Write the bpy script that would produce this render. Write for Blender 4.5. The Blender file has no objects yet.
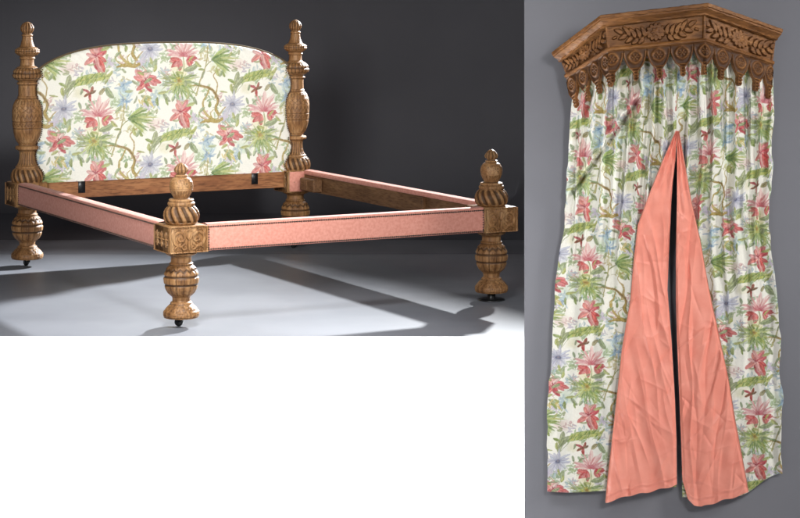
import bpy, math, random
import numpy as np
random.seed(4)
RNG = np.random.default_rng(11)
PI = math.pi
C = bpy.context.scene.collection
scene = bpy.context.scene

# ------------------------------------------------------------------ camera
F, HZ, CH = 2017.0, -10.5, 1.647          # focal length in photo pixels, horizon row, camera height
cam = bpy.data.cameras.new('camera')
co = bpy.data.objects.new('camera', cam); C.objects.link(co)
co.location = (0, 0, CH); co.rotation_euler = (PI/2, 0, 0)
cam.sensor_fit = 'HORIZONTAL'; cam.sensor_width = 36; cam.lens = F/800*36
cam.shift_x = 0; cam.shift_y = -(259-HZ)/800
cam.clip_start = .1; cam.clip_end = 200
scene.camera = co

# ------------------------------------------------------------------ helpers
def tag(o, label=None, cat=None, group=None, kind=None):
    if label: o['label'] = label
    if cat: o['category'] = cat
    if group: o['group'] = group
    if kind: o['kind'] = kind
    return o

def empty(name, loc=(0, 0, 0), rz=0):
    o = bpy.data.objects.new(name, None); C.objects.link(o)
    o.location = loc; o.rotation_euler = (0, 0, rz); o.empty_display_size = .1
    return o

class MB:
    """collects vertices, faces and an optional per-vertex colour / carve value"""
    def __init__(s): s.v = []; s.f = []; s.c = []; s.n = 0
    def add(s, V, Fc, col=None):
        V = np.asarray(V, float).reshape(-1, 3)
        s.v.append(V); s.f.append((np.asarray(Fc, dtype=np.int64) + s.n)); s.n += len(V)
        if col is None: col = np.zeros((len(V), 3))
        s.c.append(np.asarray(col, float).reshape(-1, 3))
    def grid(s, P, col=None, wrap=False, flip=False):
        n, m = P.shape[:2]
        idx = np.arange(n*m).reshape(n, m)
        if wrap:
            idx = np.concatenate([idx, idx[:, :1]], 1)
        q = np.stack([idx[:-1, :-1], idx[:-1, 1:], idx[1:, 1:], idx[1:, :-1]], -1).reshape(-1, 4)
        if flip: q = q[:, ::-1]
        s.add(P.reshape(-1, 3), q, None if col is None else col.reshape(-1, 3))
    def box(s, lo, hi, M=None, b=0.0):
        (x0, y0, z0), (x1, y1, z1) = lo, hi
        if b <= 0:
            V = np.array([[x, y, z] for z in (z0, z1) for x, y in ((x0, y0), (x1, y0), (x1, y1), (x0, y1))], float)
            Fc = [[3, 2, 1, 0], [4, 5, 6, 7], [0, 1, 5, 4], [1, 2, 6, 5], [2, 3, 7, 6], [3, 0, 4, 7]]
        else:
            def ring(z, i):
                return [[x0+i+b, y0+i, z], [x1-i-b, y0+i, z], [x1-i, y0+i+b, z], [x1-i, y1-i-b, z],
                        [x1-i-b, y1-i, z], [x0+i+b, y1-i, z], [x0+i, y1-i-b, z], [x0+i, y0+i+b, z]]
            V = np.array(ring(z0, b) + ring(z0+b, 0) + ring(z1-b, 0) + ring(z1, b), float)
            Fc = []
            for k in range(3):
                for j in range(8):
                    Fc.append([k*8+j, k*8+(j+1) % 8, (k+1)*8+(j+1) % 8, (k+1)*8+j])
            for k, fl in ((0, True), (24, False)):
                a = [[k+0, k+1, k+2, k+7], [k+7, k+2, k+3, k+6], [k+6, k+3, k+4, k+5]]
                Fc += [q[::-1] for q in a] if fl else a
        if M is not None: V = V @ M[:3, :3].T + M[:3, 3]
        s.add(V, Fc)
    def lathe(s, prof, n=48, center=(0, 0, 0)):
        prof = np.array(prof, float); th = np.arange(n)*2*PI/n
        P = np.stack([prof[:, 1:2]*np.cos(th), prof[:, 1:2]*np.sin(th), np.repeat(prof[:, 0:1], n, 1)], -1) + np.array(center)
        s.grid(P, wrap=True)
    def tube(s, pts, r, n=8, closed=False):
        pts = np.asarray(pts, float); k = len(pts); r = np.broadcast_to(r, (k,))
        T = np.gradient(pts, axis=0); T /= np.linalg.norm(T, axis=1)[:, None]+1e-9
        ref = np.array([0.31, 0.2, .93]); 
        A = np.cross(T, ref); A /= np.linalg.norm(A, axis=1)[:, None]+1e-9
        B = np.cross(T, A); th = np.arange(n)*2*PI/n
        P = pts[:, None] + r[:, None, None]*(np.cos(th)[None, :, None]*A[:, None] + np.sin(th)[None, :, None]*B[:, None])
        s.grid(P, wrap=True)
        if not closed:
            for e in (0, k-1):
                V = np.concatenate([P[e], pts[e:e+1]]); s.add(V, [[j, (j+1) % n, n, n] for j in range(n)])
    def dome(s, p, nrm, r, h=.6, n=6):
        p = np.asarray(p, float); nrm = np.asarray(nrm, float); nrm = nrm/np.linalg.norm(nrm)
        a = np.cross(nrm, [0.1, .3, .95]); a /= np.linalg.norm(a); b = np.cross(nrm, a)
        th = np.arange(n)*2*PI/n; R = []
        for rr, hh in ((1, -.1), (.78, .6), (.3, .96)):
            R.append(p + r*rr*(np.cos(th)[:, None]*a + np.sin(th)[:, None]*b) + nrm*r*h*hh)
        P = np.stack(R); s.grid(P, wrap=True)
        s.add(np.concatenate([R[-1], [p+nrm*r*h]]), [[j, (j+1) % n, n, n] for j in range(n)])
    def build(s, name, mat, parent=None, smooth=True, attr=None, mats=None, matidx=None):
        V = np.concatenate(s.v)
        Fs = []
        for f in s.f: Fs.append(f)
        Fq = np.concatenate(Fs)
        tri = Fq[:, 2] == Fq[:, 3]
        me = bpy.data.meshes.new(name)
        me.vertices.add(len(V)); me.vertices.foreach_set('co', V.astype(np.float32).ravel())
        cnt = np.where(tri, 3, 4)
        loops = np.concatenate([q[:3] if t else q for q, t in zip(Fq, tri)]) if tri.any() else Fq.ravel()
        me.loops.add(len(loops)); me.loops.foreach_set('vertex_index', loops.astype(np.int32))
        st = np.concatenate([[0], np.cumsum(cnt)[:-1]])
        me.polygons.add(len(Fq)); me.polygons.foreach_set('loop_start', st.astype(np.int32))
        me.polygons.foreach_set('loop_total', cnt.astype(np.int32))
        me.polygons.foreach_set('use_smooth', np.full(len(Fq), smooth))
        me.update(calc_edges=True); me.validate()
        if attr:
            col = np.concatenate(s.c); ca = me.color_attributes.new(attr, 'FLOAT_COLOR', 'POINT')
            ca.data.foreach_set('color', np.concatenate([col, np.ones((len(col), 1))], 1).astype(np.float32).ravel())
        me.materials.append(mat)
        o = bpy.data.objects.new(name, me); C.objects.link(o)
        if parent: o.parent = parent
        return o

def sharp(o, ang=35):
    o.data.set_sharp_from_angle(angle=math.radians(ang)); return o

def srgb(r, g, b):
    c = np.array([r, g, b], float)/255
    return np.where(c <= .04045, c/12.92, ((c+.055)/1.055)**2.4)

def vnoise(x, y, seed=0):
    """value noise, vectorised"""
    r = np.random.default_rng(seed).random((64, 64))
    xi = np.floor(x).astype(int); yi = np.floor(y).astype(int); fx = x-xi; fy = y-yi
    fx = fx*fx*(3-2*fx); fy = fy*fy*(3-2*fy)
    g = lambda i, j: r[(yi+j) % 64, (xi+i) % 64]
    return (g(0, 0)*(1-fx)+g(1, 0)*fx)*(1-fy) + (g(0, 1)*(1-fx)+g(1, 1)*fx)*fy
def fbm(x, y, seed=0, oct=4):
    t = 0; a = .5
    for k in range(oct):
        t = t + a*vnoise(x*2**k, y*2**k, seed+k); a *= .5
    return t
def sst(a, b, x):
    t = np.clip((x-a)/(b-a), 0, 1); return t*t*(3-2*t)

# ------------------------------------------------------------------ materials
def newmat(name):
    m = bpy.data.materials.new(name); m.use_nodes = True
    nt = m.node_tree; bs = nt.nodes['Principled BSDF']
    return m, nt, bs
def N(nt, t, **kw):
    n = nt.nodes.new(t)
    for k, v in kw.items():
        if k.startswith('i_'): n.inputs[k[2:].replace('_', ' ')].default_value = v
        else: setattr(n, k, v)
    return n
def ramp(nt, fac, stops):
    r = nt.nodes.new('ShaderNodeValToRGB'); nt.links.new(fac, r.inputs[0])
    e = r.color_ramp.elements
    while len(e) < len(stops): e.new(.5)
    for k, (p, c) in enumerate(stops): e[k].position = p; e[k].color = (*c, 1)
    return r
def mixc(nt, typ, fac, a, b):
    n = nt.nodes.new('ShaderNodeMix'); n.data_type = 'RGBA'; n.blend_type = typ
    for s, i in ((fac, 0), (a, 6), (b, 7)):
        if hasattr(s, 'is_output'): nt.links.new(s, n.inputs[i])
        elif i == 0: n.inputs[0].default_value = s
        else: n.inputs[i].default_value = (*s, 1)
    return n.outputs[2]

def wood(name, dark, mid, light, rough=.42, axis='Z', carve=True, groove=(.05, .022, .008), scale=1.0):
    m, nt, bs = newmat(name)
    tc = N(nt, 'ShaderNodeTexCoord'); mp = N(nt, 'ShaderNodeMapping')
    nt.links.new(tc.outputs['Object'], mp.inputs[0])
    sc = {'Z': (9, 9, 1.2), 'X': (1.2, 9, 9), 'Y': (9, 1.2, 9)}[axis]
    mp.inputs['Scale'].default_value = [v*scale for v in sc]
    n1 = N(nt, 'ShaderNodeTexNoise'); n1.inputs['Scale'].default_value = 2.2; n1.inputs['Detail'].default_value = 7
    n1.inputs['Roughness'].default_value = .62; n1.inputs['Distortion'].default_value = .8
    nt.links.new(mp.outputs[0], n1.inputs['Vector'])
    n2 = N(nt, 'ShaderNodeTexNoise'); n2.inputs['Scale'].default_value = 16; n2.inputs['Detail'].default_value = 5
    nt.links.new(mp.outputs[0], n2.inputs['Vector'])
    n3 = N(nt, 'ShaderNodeTexNoise'); n3.inputs['Scale'].default_value = 5; n3.inputs['Detail'].default_value = 3
    nt.links.new(tc.outputs['Object'], n3.inputs['Vector'])
    r = ramp(nt, n1.outputs[0], [(.3, dark), (.5, mid), (.72, light)])
    r2 = ramp(nt, n2.outputs[0], [(.36, (.45, .4, .36)), (.52, (1, 1, 1))])
    c = mixc(nt, 'MULTIPLY', .75, r.outputs[0], r2.outputs[0])
    r3 = ramp(nt, n3.outputs[0], [(.35, (.72, .68, .64)), (.6, (1.0, 1.0, 1.0))])
    c = mixc(nt, 'MULTIPLY', .8, c, r3.outputs[0])
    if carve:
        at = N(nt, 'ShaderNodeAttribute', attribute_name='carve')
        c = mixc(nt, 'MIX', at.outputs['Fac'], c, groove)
    nt.links.new(c, bs.inputs['Base Color'])
    bs.inputs['Roughness'].default_value = rough; bs.inputs['Specular IOR Level'].default_value = .32
    rr = N(nt, 'ShaderNodeMapRange'); nt.links.new(n2.outputs[0], rr.inputs[0])
    rr.inputs[3].default_value = rough+.15; rr.inputs[4].default_value = rough-.1
    nt.links.new(rr.outputs[0], bs.inputs['Roughness'])
    b = N(nt, 'ShaderNodeBump'); b.inputs['Strength'].default_value = .35; b.inputs['Distance'].default_value = .002
    nt.links.new(n2.outputs[0], b.inputs['Height']); nt.links.new(b.outputs[0], bs.inputs['Normal'])
    return m

def cloth(name, col, col2, rough=.85, weave=900, attr=None, bump=.3, mott=60, sheen=.15, wrinkle=0):
    m, nt, bs = newmat(name)
    tc = N(nt, 'ShaderNodeTexCoord')
    n1 = N(nt, 'ShaderNodeTexNoise'); n1.inputs['Scale'].default_value = mott; n1.inputs['Detail'].default_value = 5
    nt.links.new(tc.outputs['Object'], n1.inputs['Vector'])
    if attr:
        at = N(nt, 'ShaderNodeAttribute', attribute_name=attr)
        r = ramp(nt, n1.outputs[0], [(.35, (.93, .93, .93)), (.65, (1, 1, 1))])
        c = mixc(nt, 'MULTIPLY', 1.0, at.outputs['Color'], r.outputs[0])
    else:
        c = ramp(nt, n1.outputs[0], [(.38, col), (.62, col2)]).outputs[0]
    nt.links.new(c, bs.inputs['Base Color'])
    bs.inputs['Roughness'].default_value = rough
    bs.inputs['Sheen Weight'].default_value = sheen
    n2 = N(nt, 'ShaderNodeTexNoise'); n2.inputs['Scale'].default_value = weave; n2.inputs['Detail'].default_value = 1
    nt.links.new(tc.outputs['Object'], n2.inputs['Vector'])
    b = N(nt, 'ShaderNodeBump'); b.inputs['Strength'].default_value = bump; b.inputs['Distance'].default_value = .0008
    nt.links.new(n2.outputs[0], b.inputs['Height'])
    last = b
    if wrinkle:
        n3 = N(nt, 'ShaderNodeTexNoise'); n3.inputs['Scale'].default_value = 18; n3.inputs['Detail'].default_value = 6
        n3.inputs['Distortion'].default_value = 1.4; nt.links.new(tc.outputs['Object'], n3.inputs['Vector'])
        b2 = N(nt, 'ShaderNodeBump'); b2.inputs['Strength'].default_value = wrinkle; b2.inputs['Distance'].default_value = .006
        nt.links.new(n3.outputs[0], b2.inputs['Height']); nt.links.new(b.outputs[0], b2.inputs['Normal']); last = b2
    nt.links.new(last.outputs[0], bs.inputs['Normal'])
    return m

def plain(name, col, col2=None, rough=.6, scale=3, metal=0, spec=.5, bump=0):
    m, nt, bs = newmat(name)
    tc = N(nt, 'ShaderNodeTexCoord')
    n1 = N(nt, 'ShaderNodeTexNoise'); n1.inputs['Scale'].default_value = scale; n1.inputs['Detail'].default_value = 6
    nt.links.new(tc.outputs['Object'], n1.inputs['Vector'])
    c = ramp(nt, n1.outputs[0], [(.35, col), (.65, col2 or col)])
    nt.links.new(c.outputs[0], bs.inputs['Base Color'])
    bs.inputs['Roughness'].default_value = rough; bs.inputs['Metallic'].default_value = metal
    bs.inputs['Specular IOR Level'].default_value = spec
    if bump:
        b = N(nt, 'ShaderNodeBump'); b.inputs['Strength'].default_value = bump; b.inputs['Distance'].default_value = .002
        n2 = N(nt, 'ShaderNodeTexNoise'); n2.inputs['Scale'].default_value = scale*40; nt.links.new(tc.outputs['Object'], n2.inputs['Vector'])
        nt.links.new(n2.outputs[0], b.inputs['Height']); nt.links.new(b.outputs[0], bs.inputs['Normal'])
    return m

M_oak = wood('carved_oak', (.15, .066, .023), (.33, .168, .065), (.48, .29, .138), .48)
M_oakx = wood('oak_plank', (.20, .075, .03), (.30, .125, .05), (.40, .19, .08), .5, 'X', carve=False)
M_walnut = wood('canopy_wood', (.12, .048, .013), (.235, .097, .027), (.36, .165, .052), .5, 'X', groove=(.035, .012, .004))
M_pink = cloth('pink_velvet', tuple(srgb(200, 131, 114)), tuple(srgb(211, 147, 130)), mott=70, sheen=.06)
M_trim = plain('trim_brown', (.05, .028, .02), (.09, .05, .035), .45, 200)
M_gimp = plain('olive_braid', (.085, .06, .035), (.14, .105, .06), .9, 200, spec=.15)
M_black = plain('black_iron', (.008, .008, .009), (.015, .015, .016), .35, 20, .3)
M_print = cloth('floral_print', None, None, attr='print', mott=140, bump=.25)
M_printc = cloth('floral_print_curtain', None, None, attr='print', mott=140, bump=.25, wrinkle=.25)
M_lining = cloth('coral_lining', tuple(srgb(233, 140, 120)), tuple(srgb(239, 151, 131)), .52, mott=12, sheen=.1, wrinkle=.16)
M_floor = plain('studio_floor', (.176, .184, .206), (.208, .216, .239), .42, 2.3, spec=.5)
M_back = plain('dark_backdrop', (.088, .088, .099), (.102, .102, .114), .9, .8, spec=.1)
M_board = plain('grey_board', (.188, .189, .210), (.203, .204, .226), .85, 1.5, spec=.2, bump=.1)
M_white = plain('blank_white', (.9, .9, .9), (.92, .92, .92), .9, 2, spec=.1)

# ------------------------------------------------------------------ printed pattern, drawn stroke by stroke
class Canvas:
    def __init__(s, W, H, bg, wrap=True, lattice=None):
        s.W, s.H, s.wrap = W, H, wrap
        s.a = np.zeros((H, W, len(bg))) + np.array(bg); s.lat = lattice or [(0, 0)]
    def stroke(s, pts, ws, col, alpha=1, soft=2.0, edge=None, ealpha=.5):
        pts = np.array(pts, float); k = len(pts)
        if k == 2: pts = np.array([pts[0], (pts[0]+pts[1])/2, pts[1]]); k = 3
        ws = np.array(ws, float)
        n = max(14, int(np.sum(np.linalg.norm(np.diff(pts, axis=0), axis=1))/2.5)); n = min(n, 70)
        t = np.linspace(0, k-1, n)
        # catmull-rom
        i = np.clip(np.floor(t).astype(int), 0, k-2); f = (t-i)[:, None]
        P = lambda j: pts[np.clip(j, 0, k-1)]
        p0, p1, p2, p3 = P(i-1), P(i), P(i+1), P(i+2)
        cl = .5*((2*p1)+(-p0+p2)*f+(2*p0-5*p1+4*p2-p3)*f*f+(-p0+3*p1-3*p2+p3)*f**3)
        w = np.interp(t/(k-1), np.linspace(0, 1, len(ws)), ws)
        for ox, oy in s.lat:
            c = cl + (ox, oy); R = w.max()+soft+1
            x0, y0 = np.floor(c.min(0)-R).astype(int); x1, y1 = np.ceil(c.max(0)+R).astype(int)
            if not s.wrap: x0, y0 = max(x0, 0), max(y0, 0); x1, y1 = min(x1, s.W), min(y1, s.H)
            if x1 <= x0 or y1 <= y0: continue
            X, Y = np.meshgrid(np.arange(x0, x1)+.5, np.arange(y0, y1)+.5)
            d = np.full(X.shape, 1e9)
            for (cx, cy), wi in zip(c, w): d = np.minimum(d, np.hypot(X-cx, Y-cy)-wi)
            al = np.clip(.5-d/soft, 0, 1)
            A = (al*alpha)[..., None]
            ii = np.ix_(np.arange(y0, y1) % s.H, np.arange(x0, x1) % s.W)
            cur = s.a[ii]
            cc = np.array(col, float)
            if len(cc) == 1 and s.a.shape[2] == 1:
                s.a[ii] = np.maximum(cur, A*cc)
            else:
                new = cur*(1-A)+A*cc
                if edge is not None:
                    E = (np.clip(1-np.abs(d+1.3)/1.6, 0, 1)*ealpha*alpha)[..., None]
                    new = new*(1-E)+E*np.array(edge, float)
                s.a[ii] = new
    def sample(s, u, v):
        if s.wrap: u = np.mod(u, s.W); v = np.mod(v, s.H)
        else: u = np.clip(u, 0, s.W-1.001); v = np.clip(v, 0, s.H-1.001)
        x = np.floor(u).astype(int); y = np.floor(v).astype(int); fx = (u-x)[..., None]; fy = (v-y)[..., None]
        x1 = (x+1) % s.W; y1 = (y+1) % s.H; x %= s.W; y %= s.H
        return (s.a[y, x]*(1-fx)+s.a[y, x1]*fx)*(1-fy)+(s.a[y1, x]*(1-fx)+s.a[y1, x1]*fx)*fy

TW, TH, PS = 596, 430, 2
def make_print():
    cv = Canvas(TW*PS, TH*PS, (245, 243, 232), lattice=[(0, 0), (298*PS, 215*PS)])
    raw = cv.stroke
    def stroke(pts, ws, col, alpha=1, soft=2.0, edge=None, ealpha=.5):
        raw([(a*PS, b*PS) for a, b in pts], [q*PS for q in ws], col, alpha, soft*PS*.8, edge, ealpha)
    R = random.Random(3)
    u = R.uniform
    RED, RED2, PINK, PINK2 = (190, 80, 82), (210, 124, 118), (220, 162, 156), (230, 192, 186)
    GRN, GRN2, GRN3, SAGE = (136, 152, 80), (176, 182, 108), (102, 122, 72), (148, 160, 120)
    BRN, OLV, TAN = (112, 82, 46), (168, 144, 72), (192, 170, 108)
    BLU, LAV, DBL = (166, 188, 204), (188, 190, 204), (104, 106, 130)
    def jit(c, k=12):
        d = u(-k, k)*.7; return tuple(min(250, max(20, v+d+u(-k, k)*.4)) for v in c)
    def pol(x, y, a, r): a = math.radians(a); return (x+r*math.cos(a), y-r*math.sin(a))
    def mul(c, f): return tuple(min(252, max(10, v*f)) for v in c)
    def petal(x, y, a, L, w, col, bend=0, al=.85, tip=.25, vein=None, edge=None):
        L *= 1.12; w *= 1.22
        m = pol(x, y, a+bend*.4, L*.5); e = pol(x, y, a+bend, L)
        stroke([(x, y), m, e], [w*.35, w*.85, w, w*.8, w*tip], col, al, 1.8, edge, .55)
        if w > 4.5:                                   # brush tone down one side, light streak on the other
            o = pol(0, 0, a+bend*.5-90, w*.38); stroke([(x+o[0]*.5, y+o[1]*.5), (m[0]+o[0], m[1]+o[1]), e], [w*.15, w*.35, w*.1], mul(col, .87), al*.6, 1.6)
            stroke([(x-o[0]*.3, y-o[1]*.3), (m[0]-o[0]*.9, m[1]-o[1]*.9), pol(x, y, a+bend*1.1, L*.86)], [w*.1, w*.22, .3], mul(col, 1.22), al*.7, 1.6)
    def leaf(x, y, a, L, w, col, bend=14, al=.88):
        petal(x, y, a, L, w, col, bend, al, .06, None, mul(col, .66))
        stroke([(x, y), pol(x, y, a+bend*.4, L*.5), pol(x, y, a+bend, L*.94)], [.8, .5], mul(col, .6), .8, 1.3)
    for x, y, r, c in ((60, -40, 34, (212, 224, 200)), (-20, 60, 36, (236, 228, 190)), (90, -60, 30, (200, 220, 218)),
                       (-120, 0, 36, (214, 216, 226)), (130, 70, 30, (218, 226, 194)), (-80, 150, 34, (208, 222, 202)),
                       (-60, -70, 26, (230, 226, 196)), (10, 180, 30, (212, 222, 204)), (190, 60, 24, (234, 214, 206))):
        for k in range(7): stroke([(x+u(-24, 24), y+u(-22, 22)), (x+u(-28, 28), y+u(-22, 22))], [r*.45, r*.28], jit(c, 6), .38, 9)
    # undergrowth of the print: pale leaflets on pale twigs
    for k in range(62):
        x, y = u(0, 298), u(0, 430); a = u(10, 170); c = R.choice([(172, 190, 146), (190, 184, 192), (178, 196, 200), (196, 188, 136), (152, 174, 136), (164, 184, 140), (212, 176, 170)])
        stroke([(x, y), pol(x, y, a, 22), pol(x, y, a+u(-30, 30), 46)], [1.1, .8], mul(c, .88), .75, 1.5)
        for q in range(5):
            px_, py_ = pol(x, y, a, 8+q*8); petal(px_, py_, a+(50 if q % 2 else -50)+u(-15, 15), u(10, 20), u(2, 4), jit(c, 6), u(-20, 20), .85, .12, None, mul(c, .85))
    # stems
    stroke([(46, 168), (62, 110), (80, 60), (88, 10), (86, -30), (74, -78)], [3, 2.6, 2, 1.2], (186, 176, 110), .9, 1.6, (116, 104, 62), .8)
    stroke([(80, 60), (96, 42), (112, 32)], [1.6, 1.4], (150, 152, 84), .9, 1.5, GRN3, .6)
    stroke([(-1, 22), (3, 60), (-8, 104)], [1.6, 1.5], (160, 166, 110), .9, 1.5, (110, 118, 70), .6)
    stroke([(115, 180), (124, 126), (110, 92), (136, 66), (150, 40)], [2.6, 2, 1.4], (188, 166, 96), .9, 1.6, (126, 100, 56), .8)
    stroke([(-128, 10), (-112, 40), (-108, 70), (-126, 96)], [1.2, 1.1], (150, 158, 116), .85, 1.4)
    stroke([(-60, -120), (-78, -90), (-92, -70), (-112, -46)], [1.3, 1], (150, 158, 116), .85, 1.4)
    stroke([(-8, 196), (14, 180), (40, 150), (48, 132)], [1.3, 1.3], (160, 150, 92), .85, 1.4)
    stroke([(142, 262), (166, 284), (170, 312), (158, 330)], [2, 1.2], (176, 156, 90), .85, 1.4, BRN, .5)
    # twisted branch
    stroke([(24, 132), (46, 128), (72, 134), (98, 142), (116, 162), (126, 190), (118, 218), (128, 240), (144, 262)], [1.6, 3.4, 5, 5, 4.6, 5.6, 4], OLV, .95, 1.6, BRN, .9)
    stroke([(50, 129), (80, 135), (102, 145), (119, 168), (128, 192), (121, 216)], [.6, 1.6, 1.8, .8], (96, 66, 40), .85, 1.3)
    stroke([(94, 144), (84, 170), (72, 192), (74, 222), (90, 246), (112, 262)], [2.2, 3, 3.6, 4.6, 5.2], (182, 160, 82), .93, 1.6, BRN, .8)
    stroke([(62, 270), (94, 263), (126, 267), (152, 254)], [2, 7, 6.5, 2], OLV, .95, 1.8, BRN, .7)
    stroke([(124, 262), (140, 230), (158, 210)], [3, 1.6], TAN, .9, 1.6, BRN, .7)
    stroke([(110, 262), (99, 238), (110, 222)], [2.4, 1.2], (186, 170, 76), .9, 1.6, BRN, .5)
    stroke([(84, 262), (64, 248), (56, 230)], [2.2, 1], (186, 170, 76), .9, 1.6, BRN, .5)
    # fan leaf
    for k in range(38):
        a = -48+k*92/37+u(-2, 2); L_ = u(54, 100)*(1-.25*abs(k-18)/18)
        petal(104, 30, a, L_, u(2.2, 4), jit(R.choice([(160, 176, 96), (134, 156, 84), (182, 190, 122), (112, 138, 74)]), 10), u(-9, 9), u(.6, .9), .08)
    for k in range(14): petal(102, 31, -42+k*6, u(22, 46), 1.5, jit((88, 116, 62)), u(-5, 5), .65)
    # shaggy green bloom
    for k in range(120):
        a = u(-210, 30) if k > 20 else u(20, 160); L_ = u(30, 84)*(1 if k % 3 else .7) if k > 20 else u(22, 44)
        petal(-15+u(-6, 6), 110+u(-5, 5), a, L_, u(1.5, 2.9), jit(R.choice([GRN, GRN2, (144, 166, 104), SAGE, (196, 204, 140), (104, 132, 74)]), 12), u(-26, 26), u(.6, .95), .1)
    for k in range(46):
        x, y = pol(-15, 110, u(0, 360), u(0, 18)); stroke([(x, y), (x+u(-2, 2), y+u(-2, 2))], [2.6, 2.2], jit((204, 190, 92) if k % 2 else (160, 160, 74), 10), .8, 1.6)
    stroke([(-17, 108), (-13, 111)], [5, 5], (196, 164, 90), .8, 3)
    for k in range(12): petal(-15, 110, k*30, 9, 1, (140, 116, 60), 0, .7)
    # pink lotus spray
    for k in range(44):
        a = -16+k*212/43+u(-3, 3); L_ = u(30, 66)*(1.0-.25*abs(k-21)/21+.15)
        petal(0, 18, a, L_, u(2.2, 3.8), jit(R.choice([PINK, PINK2, (206, 134, 136), (236, 206, 198)]), 8), u(-14, 14), .8, .1, None, (192, 122, 124) if k % 3 == 0 else None)
    for k in range(16): petal(0, 20, 5+k*11, u(12, 28), 1.6, jit((190, 98, 106)), u(-8, 8), .7)
    for k, a in enumerate((196, 218, 240, 262, 284, 176)): petal(-12, 32, a, u(26, 38), 6.8, jit(RED if k % 2 else RED2), u(-18, 18), .92, .25, None, (140, 34, 46))
    for k, a in enumerate((-6, -30, -54, -78, 22)): petal(15, 30, a, u(22, 34), 6, jit(RED if k % 2 == 0 else RED2), u(-18, 18), .92, .25, None, (140, 34, 46))
    leaf(5, 72, 10, 48, 9, jit(SAGE), 16); leaf(0, 84, 165, 22, 4.5, jit(GRN2), 0)
    def lily(x, y, spec, s=1.0):
        for a, L_, w_, c in spec:
            petal(x, y, a+u(-5, 5), L_*s, w_*s, jit(c), u(-20, 20), .92, .3, None, mul(RED, .78))
        for k in range(12): petal(x+u(-2, 2), y+u(-2, 2), u(0, 360), u(10, 24), .8, (248, 226, 208), u(-9, 9), .75)
        for k in range(7): petal(x, y, u(0, 360), u(8, 16), 1.3, (138, 28, 44), 0, .7)
    lily(-135, 103, ((35, 36, 8, RED2), (-8, 52, 9, RED), (-28, 42, 8, RED2), (-80, 48, 8, RED), (-110, 46, 8, RED2), (150, 46, 9, PINK), (120, 40, 9, RED2), (178, 38, 8, RED2), (90, 32, 7, PINK), (-140, 28, 6, RED), (62, 30, 6, PINK2)), .95)
    lily(-6, 228, ((60, 44, 8, RED2), (95, 42, 8, PINK), (130, 34, 7, RED2), (20, 34, 7, RED), (-30, 34, 8, RED), (-75, 56, 9, RED2), (-105, 46, 8, RED), (-150, 46, 9, RED2), (170, 32, 7, PINK), (-50, 60, 7, RED), (-92, 62, 6, PINK)), .95)
    # serrated long leaf
    pts = [(-100, 338), (-70, 324), (-34, 312), (4, 305), (38, 306)]
    stroke(pts, [2, 11, 17, 16, 13, 2], (172, 184, 104), .9, 2.2, GRN3, .5)
    for k in range(70):
        t = k/69; px_ = np.interp(t, [0, .25, .5, .75, 1], [p[0] for p in pts]); py_ = np.interp(t, [0, .25, .5, .75, 1], [p[1] for p in pts])
        petal(px_, py_, (58 if k % 2 else -118)+u(-10, 10), u(12, 25)*(1.1-abs(t-.55)), 1.8, jit(R.choice([GRN, GRN2, (192, 190, 108), (108, 132, 66)]), 12), u(-10, 10), .85, .15)
    stroke(pts, [1.2, .9], (92, 116, 56), .85, 1.3)
    leaf(-98, 340, -128, 42, 8, jit(SAGE), 16); leaf(36, 304, 60, 22, 4, jit(GRN2), 0)
    for a, L_, c in ((140, 28, (168, 62, 60)), (60, 24, (150, 70, 56)), (-100, 26, (178, 68, 62)), (15, 20, (122, 92, 58)), (-160, 22, (140, 84, 56))): leaf(-28, -66, a, L_, 4, jit(c), 12)
    leaf(28, -84, -70, 40, 8.5, jit((140, 154, 112)), 12); leaf(20, -82, -125, 24, 6, jit((160, 150, 104)), 0)
    # grey blue daisy
    for k in range(22): petal(-118, -10, k*16.4+u(-6, 6), u(26, 46), 4.6, jit(LAV if k % 2 else (204, 202, 210), 6), u(-12, 12), .78, .4, None, (150, 152, 176))
    for k in range(24): petal(-118, -10, k*15, u(10, 20), .8, (128, 130, 156), 0, .6)
    stroke([(-120, -10), (-115, -10)], [7, 7], DBL, .85, 3.5); stroke([(-119, -12), (-117, -12)], [3, 3], (156, 146, 150), .8, 2)
    for cx, cy, nn in ((84, -92, 24), (90, -38, 18), (-104, 190, 12)):
        for k in range(nn): petal(cx+u(-12, 12), cy+u(-10, 10), u(0, 360), u(10, 27), u(1.6, 3.4), jit(R.choice([BLU, (146, 176, 200), (188, 208, 206)]), 8), u(-24, 24), .8, .2, None, (120, 146, 172) if k % 3 == 0 else None)
        for k in range(8): petal(cx+u(-6, 6), cy+u(-6, 6), u(0, 360), 9, 1, (100, 124, 156), 0, .7)
    for cx, cy in ((-150, 34), (172, -10), (40, 250)):
        for k in range(10): petal(cx, cy, u(0, 360), u(12, 24), 3, jit((204, 194, 210), 6), u(-10, 10), .7, .3, None, (170, 158, 180))
    for x, y, a, L_, c in ((130, 96, 120, 28, GRN2), (132, 98, 60, 24, SAGE), (190, 124, 70, 40, SAGE), (182, 128, 20, 26, GRN2), (-108, -74, 60, 44, SAGE), (-120, -60, 110, 26, GRN2),
                          (-98, 66, 105, 36, SAGE), (-104, 74, 60, 24, GRN2), (-60, -62, 70, 20, SAGE), (-60, -10, 100, 22, SAGE), (60, 6, 40, 28, (176, 188, 140)), (64, 60, 150, 26, GRN2),
                          (150, -52, -30, 30, SAGE), (140, -60, 40, 24, GRN2), (40, 196, 200, 28, GRN2), (48, 200, 120, 26, SAGE), (-70, 160, -60, 32, SAGE), (-62, 150, 200, 26, GRN2), (-40, 188, 60, 20, SAGE),
                          (-52, 28, 170, 24, (176, 188, 140)), (160, 330, 30, 28, SAGE), (158, 300, 160, 22, GRN2), (14, 180, 70, 20, GRN2), (60, 232, 60, 24, SAGE)):
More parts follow.
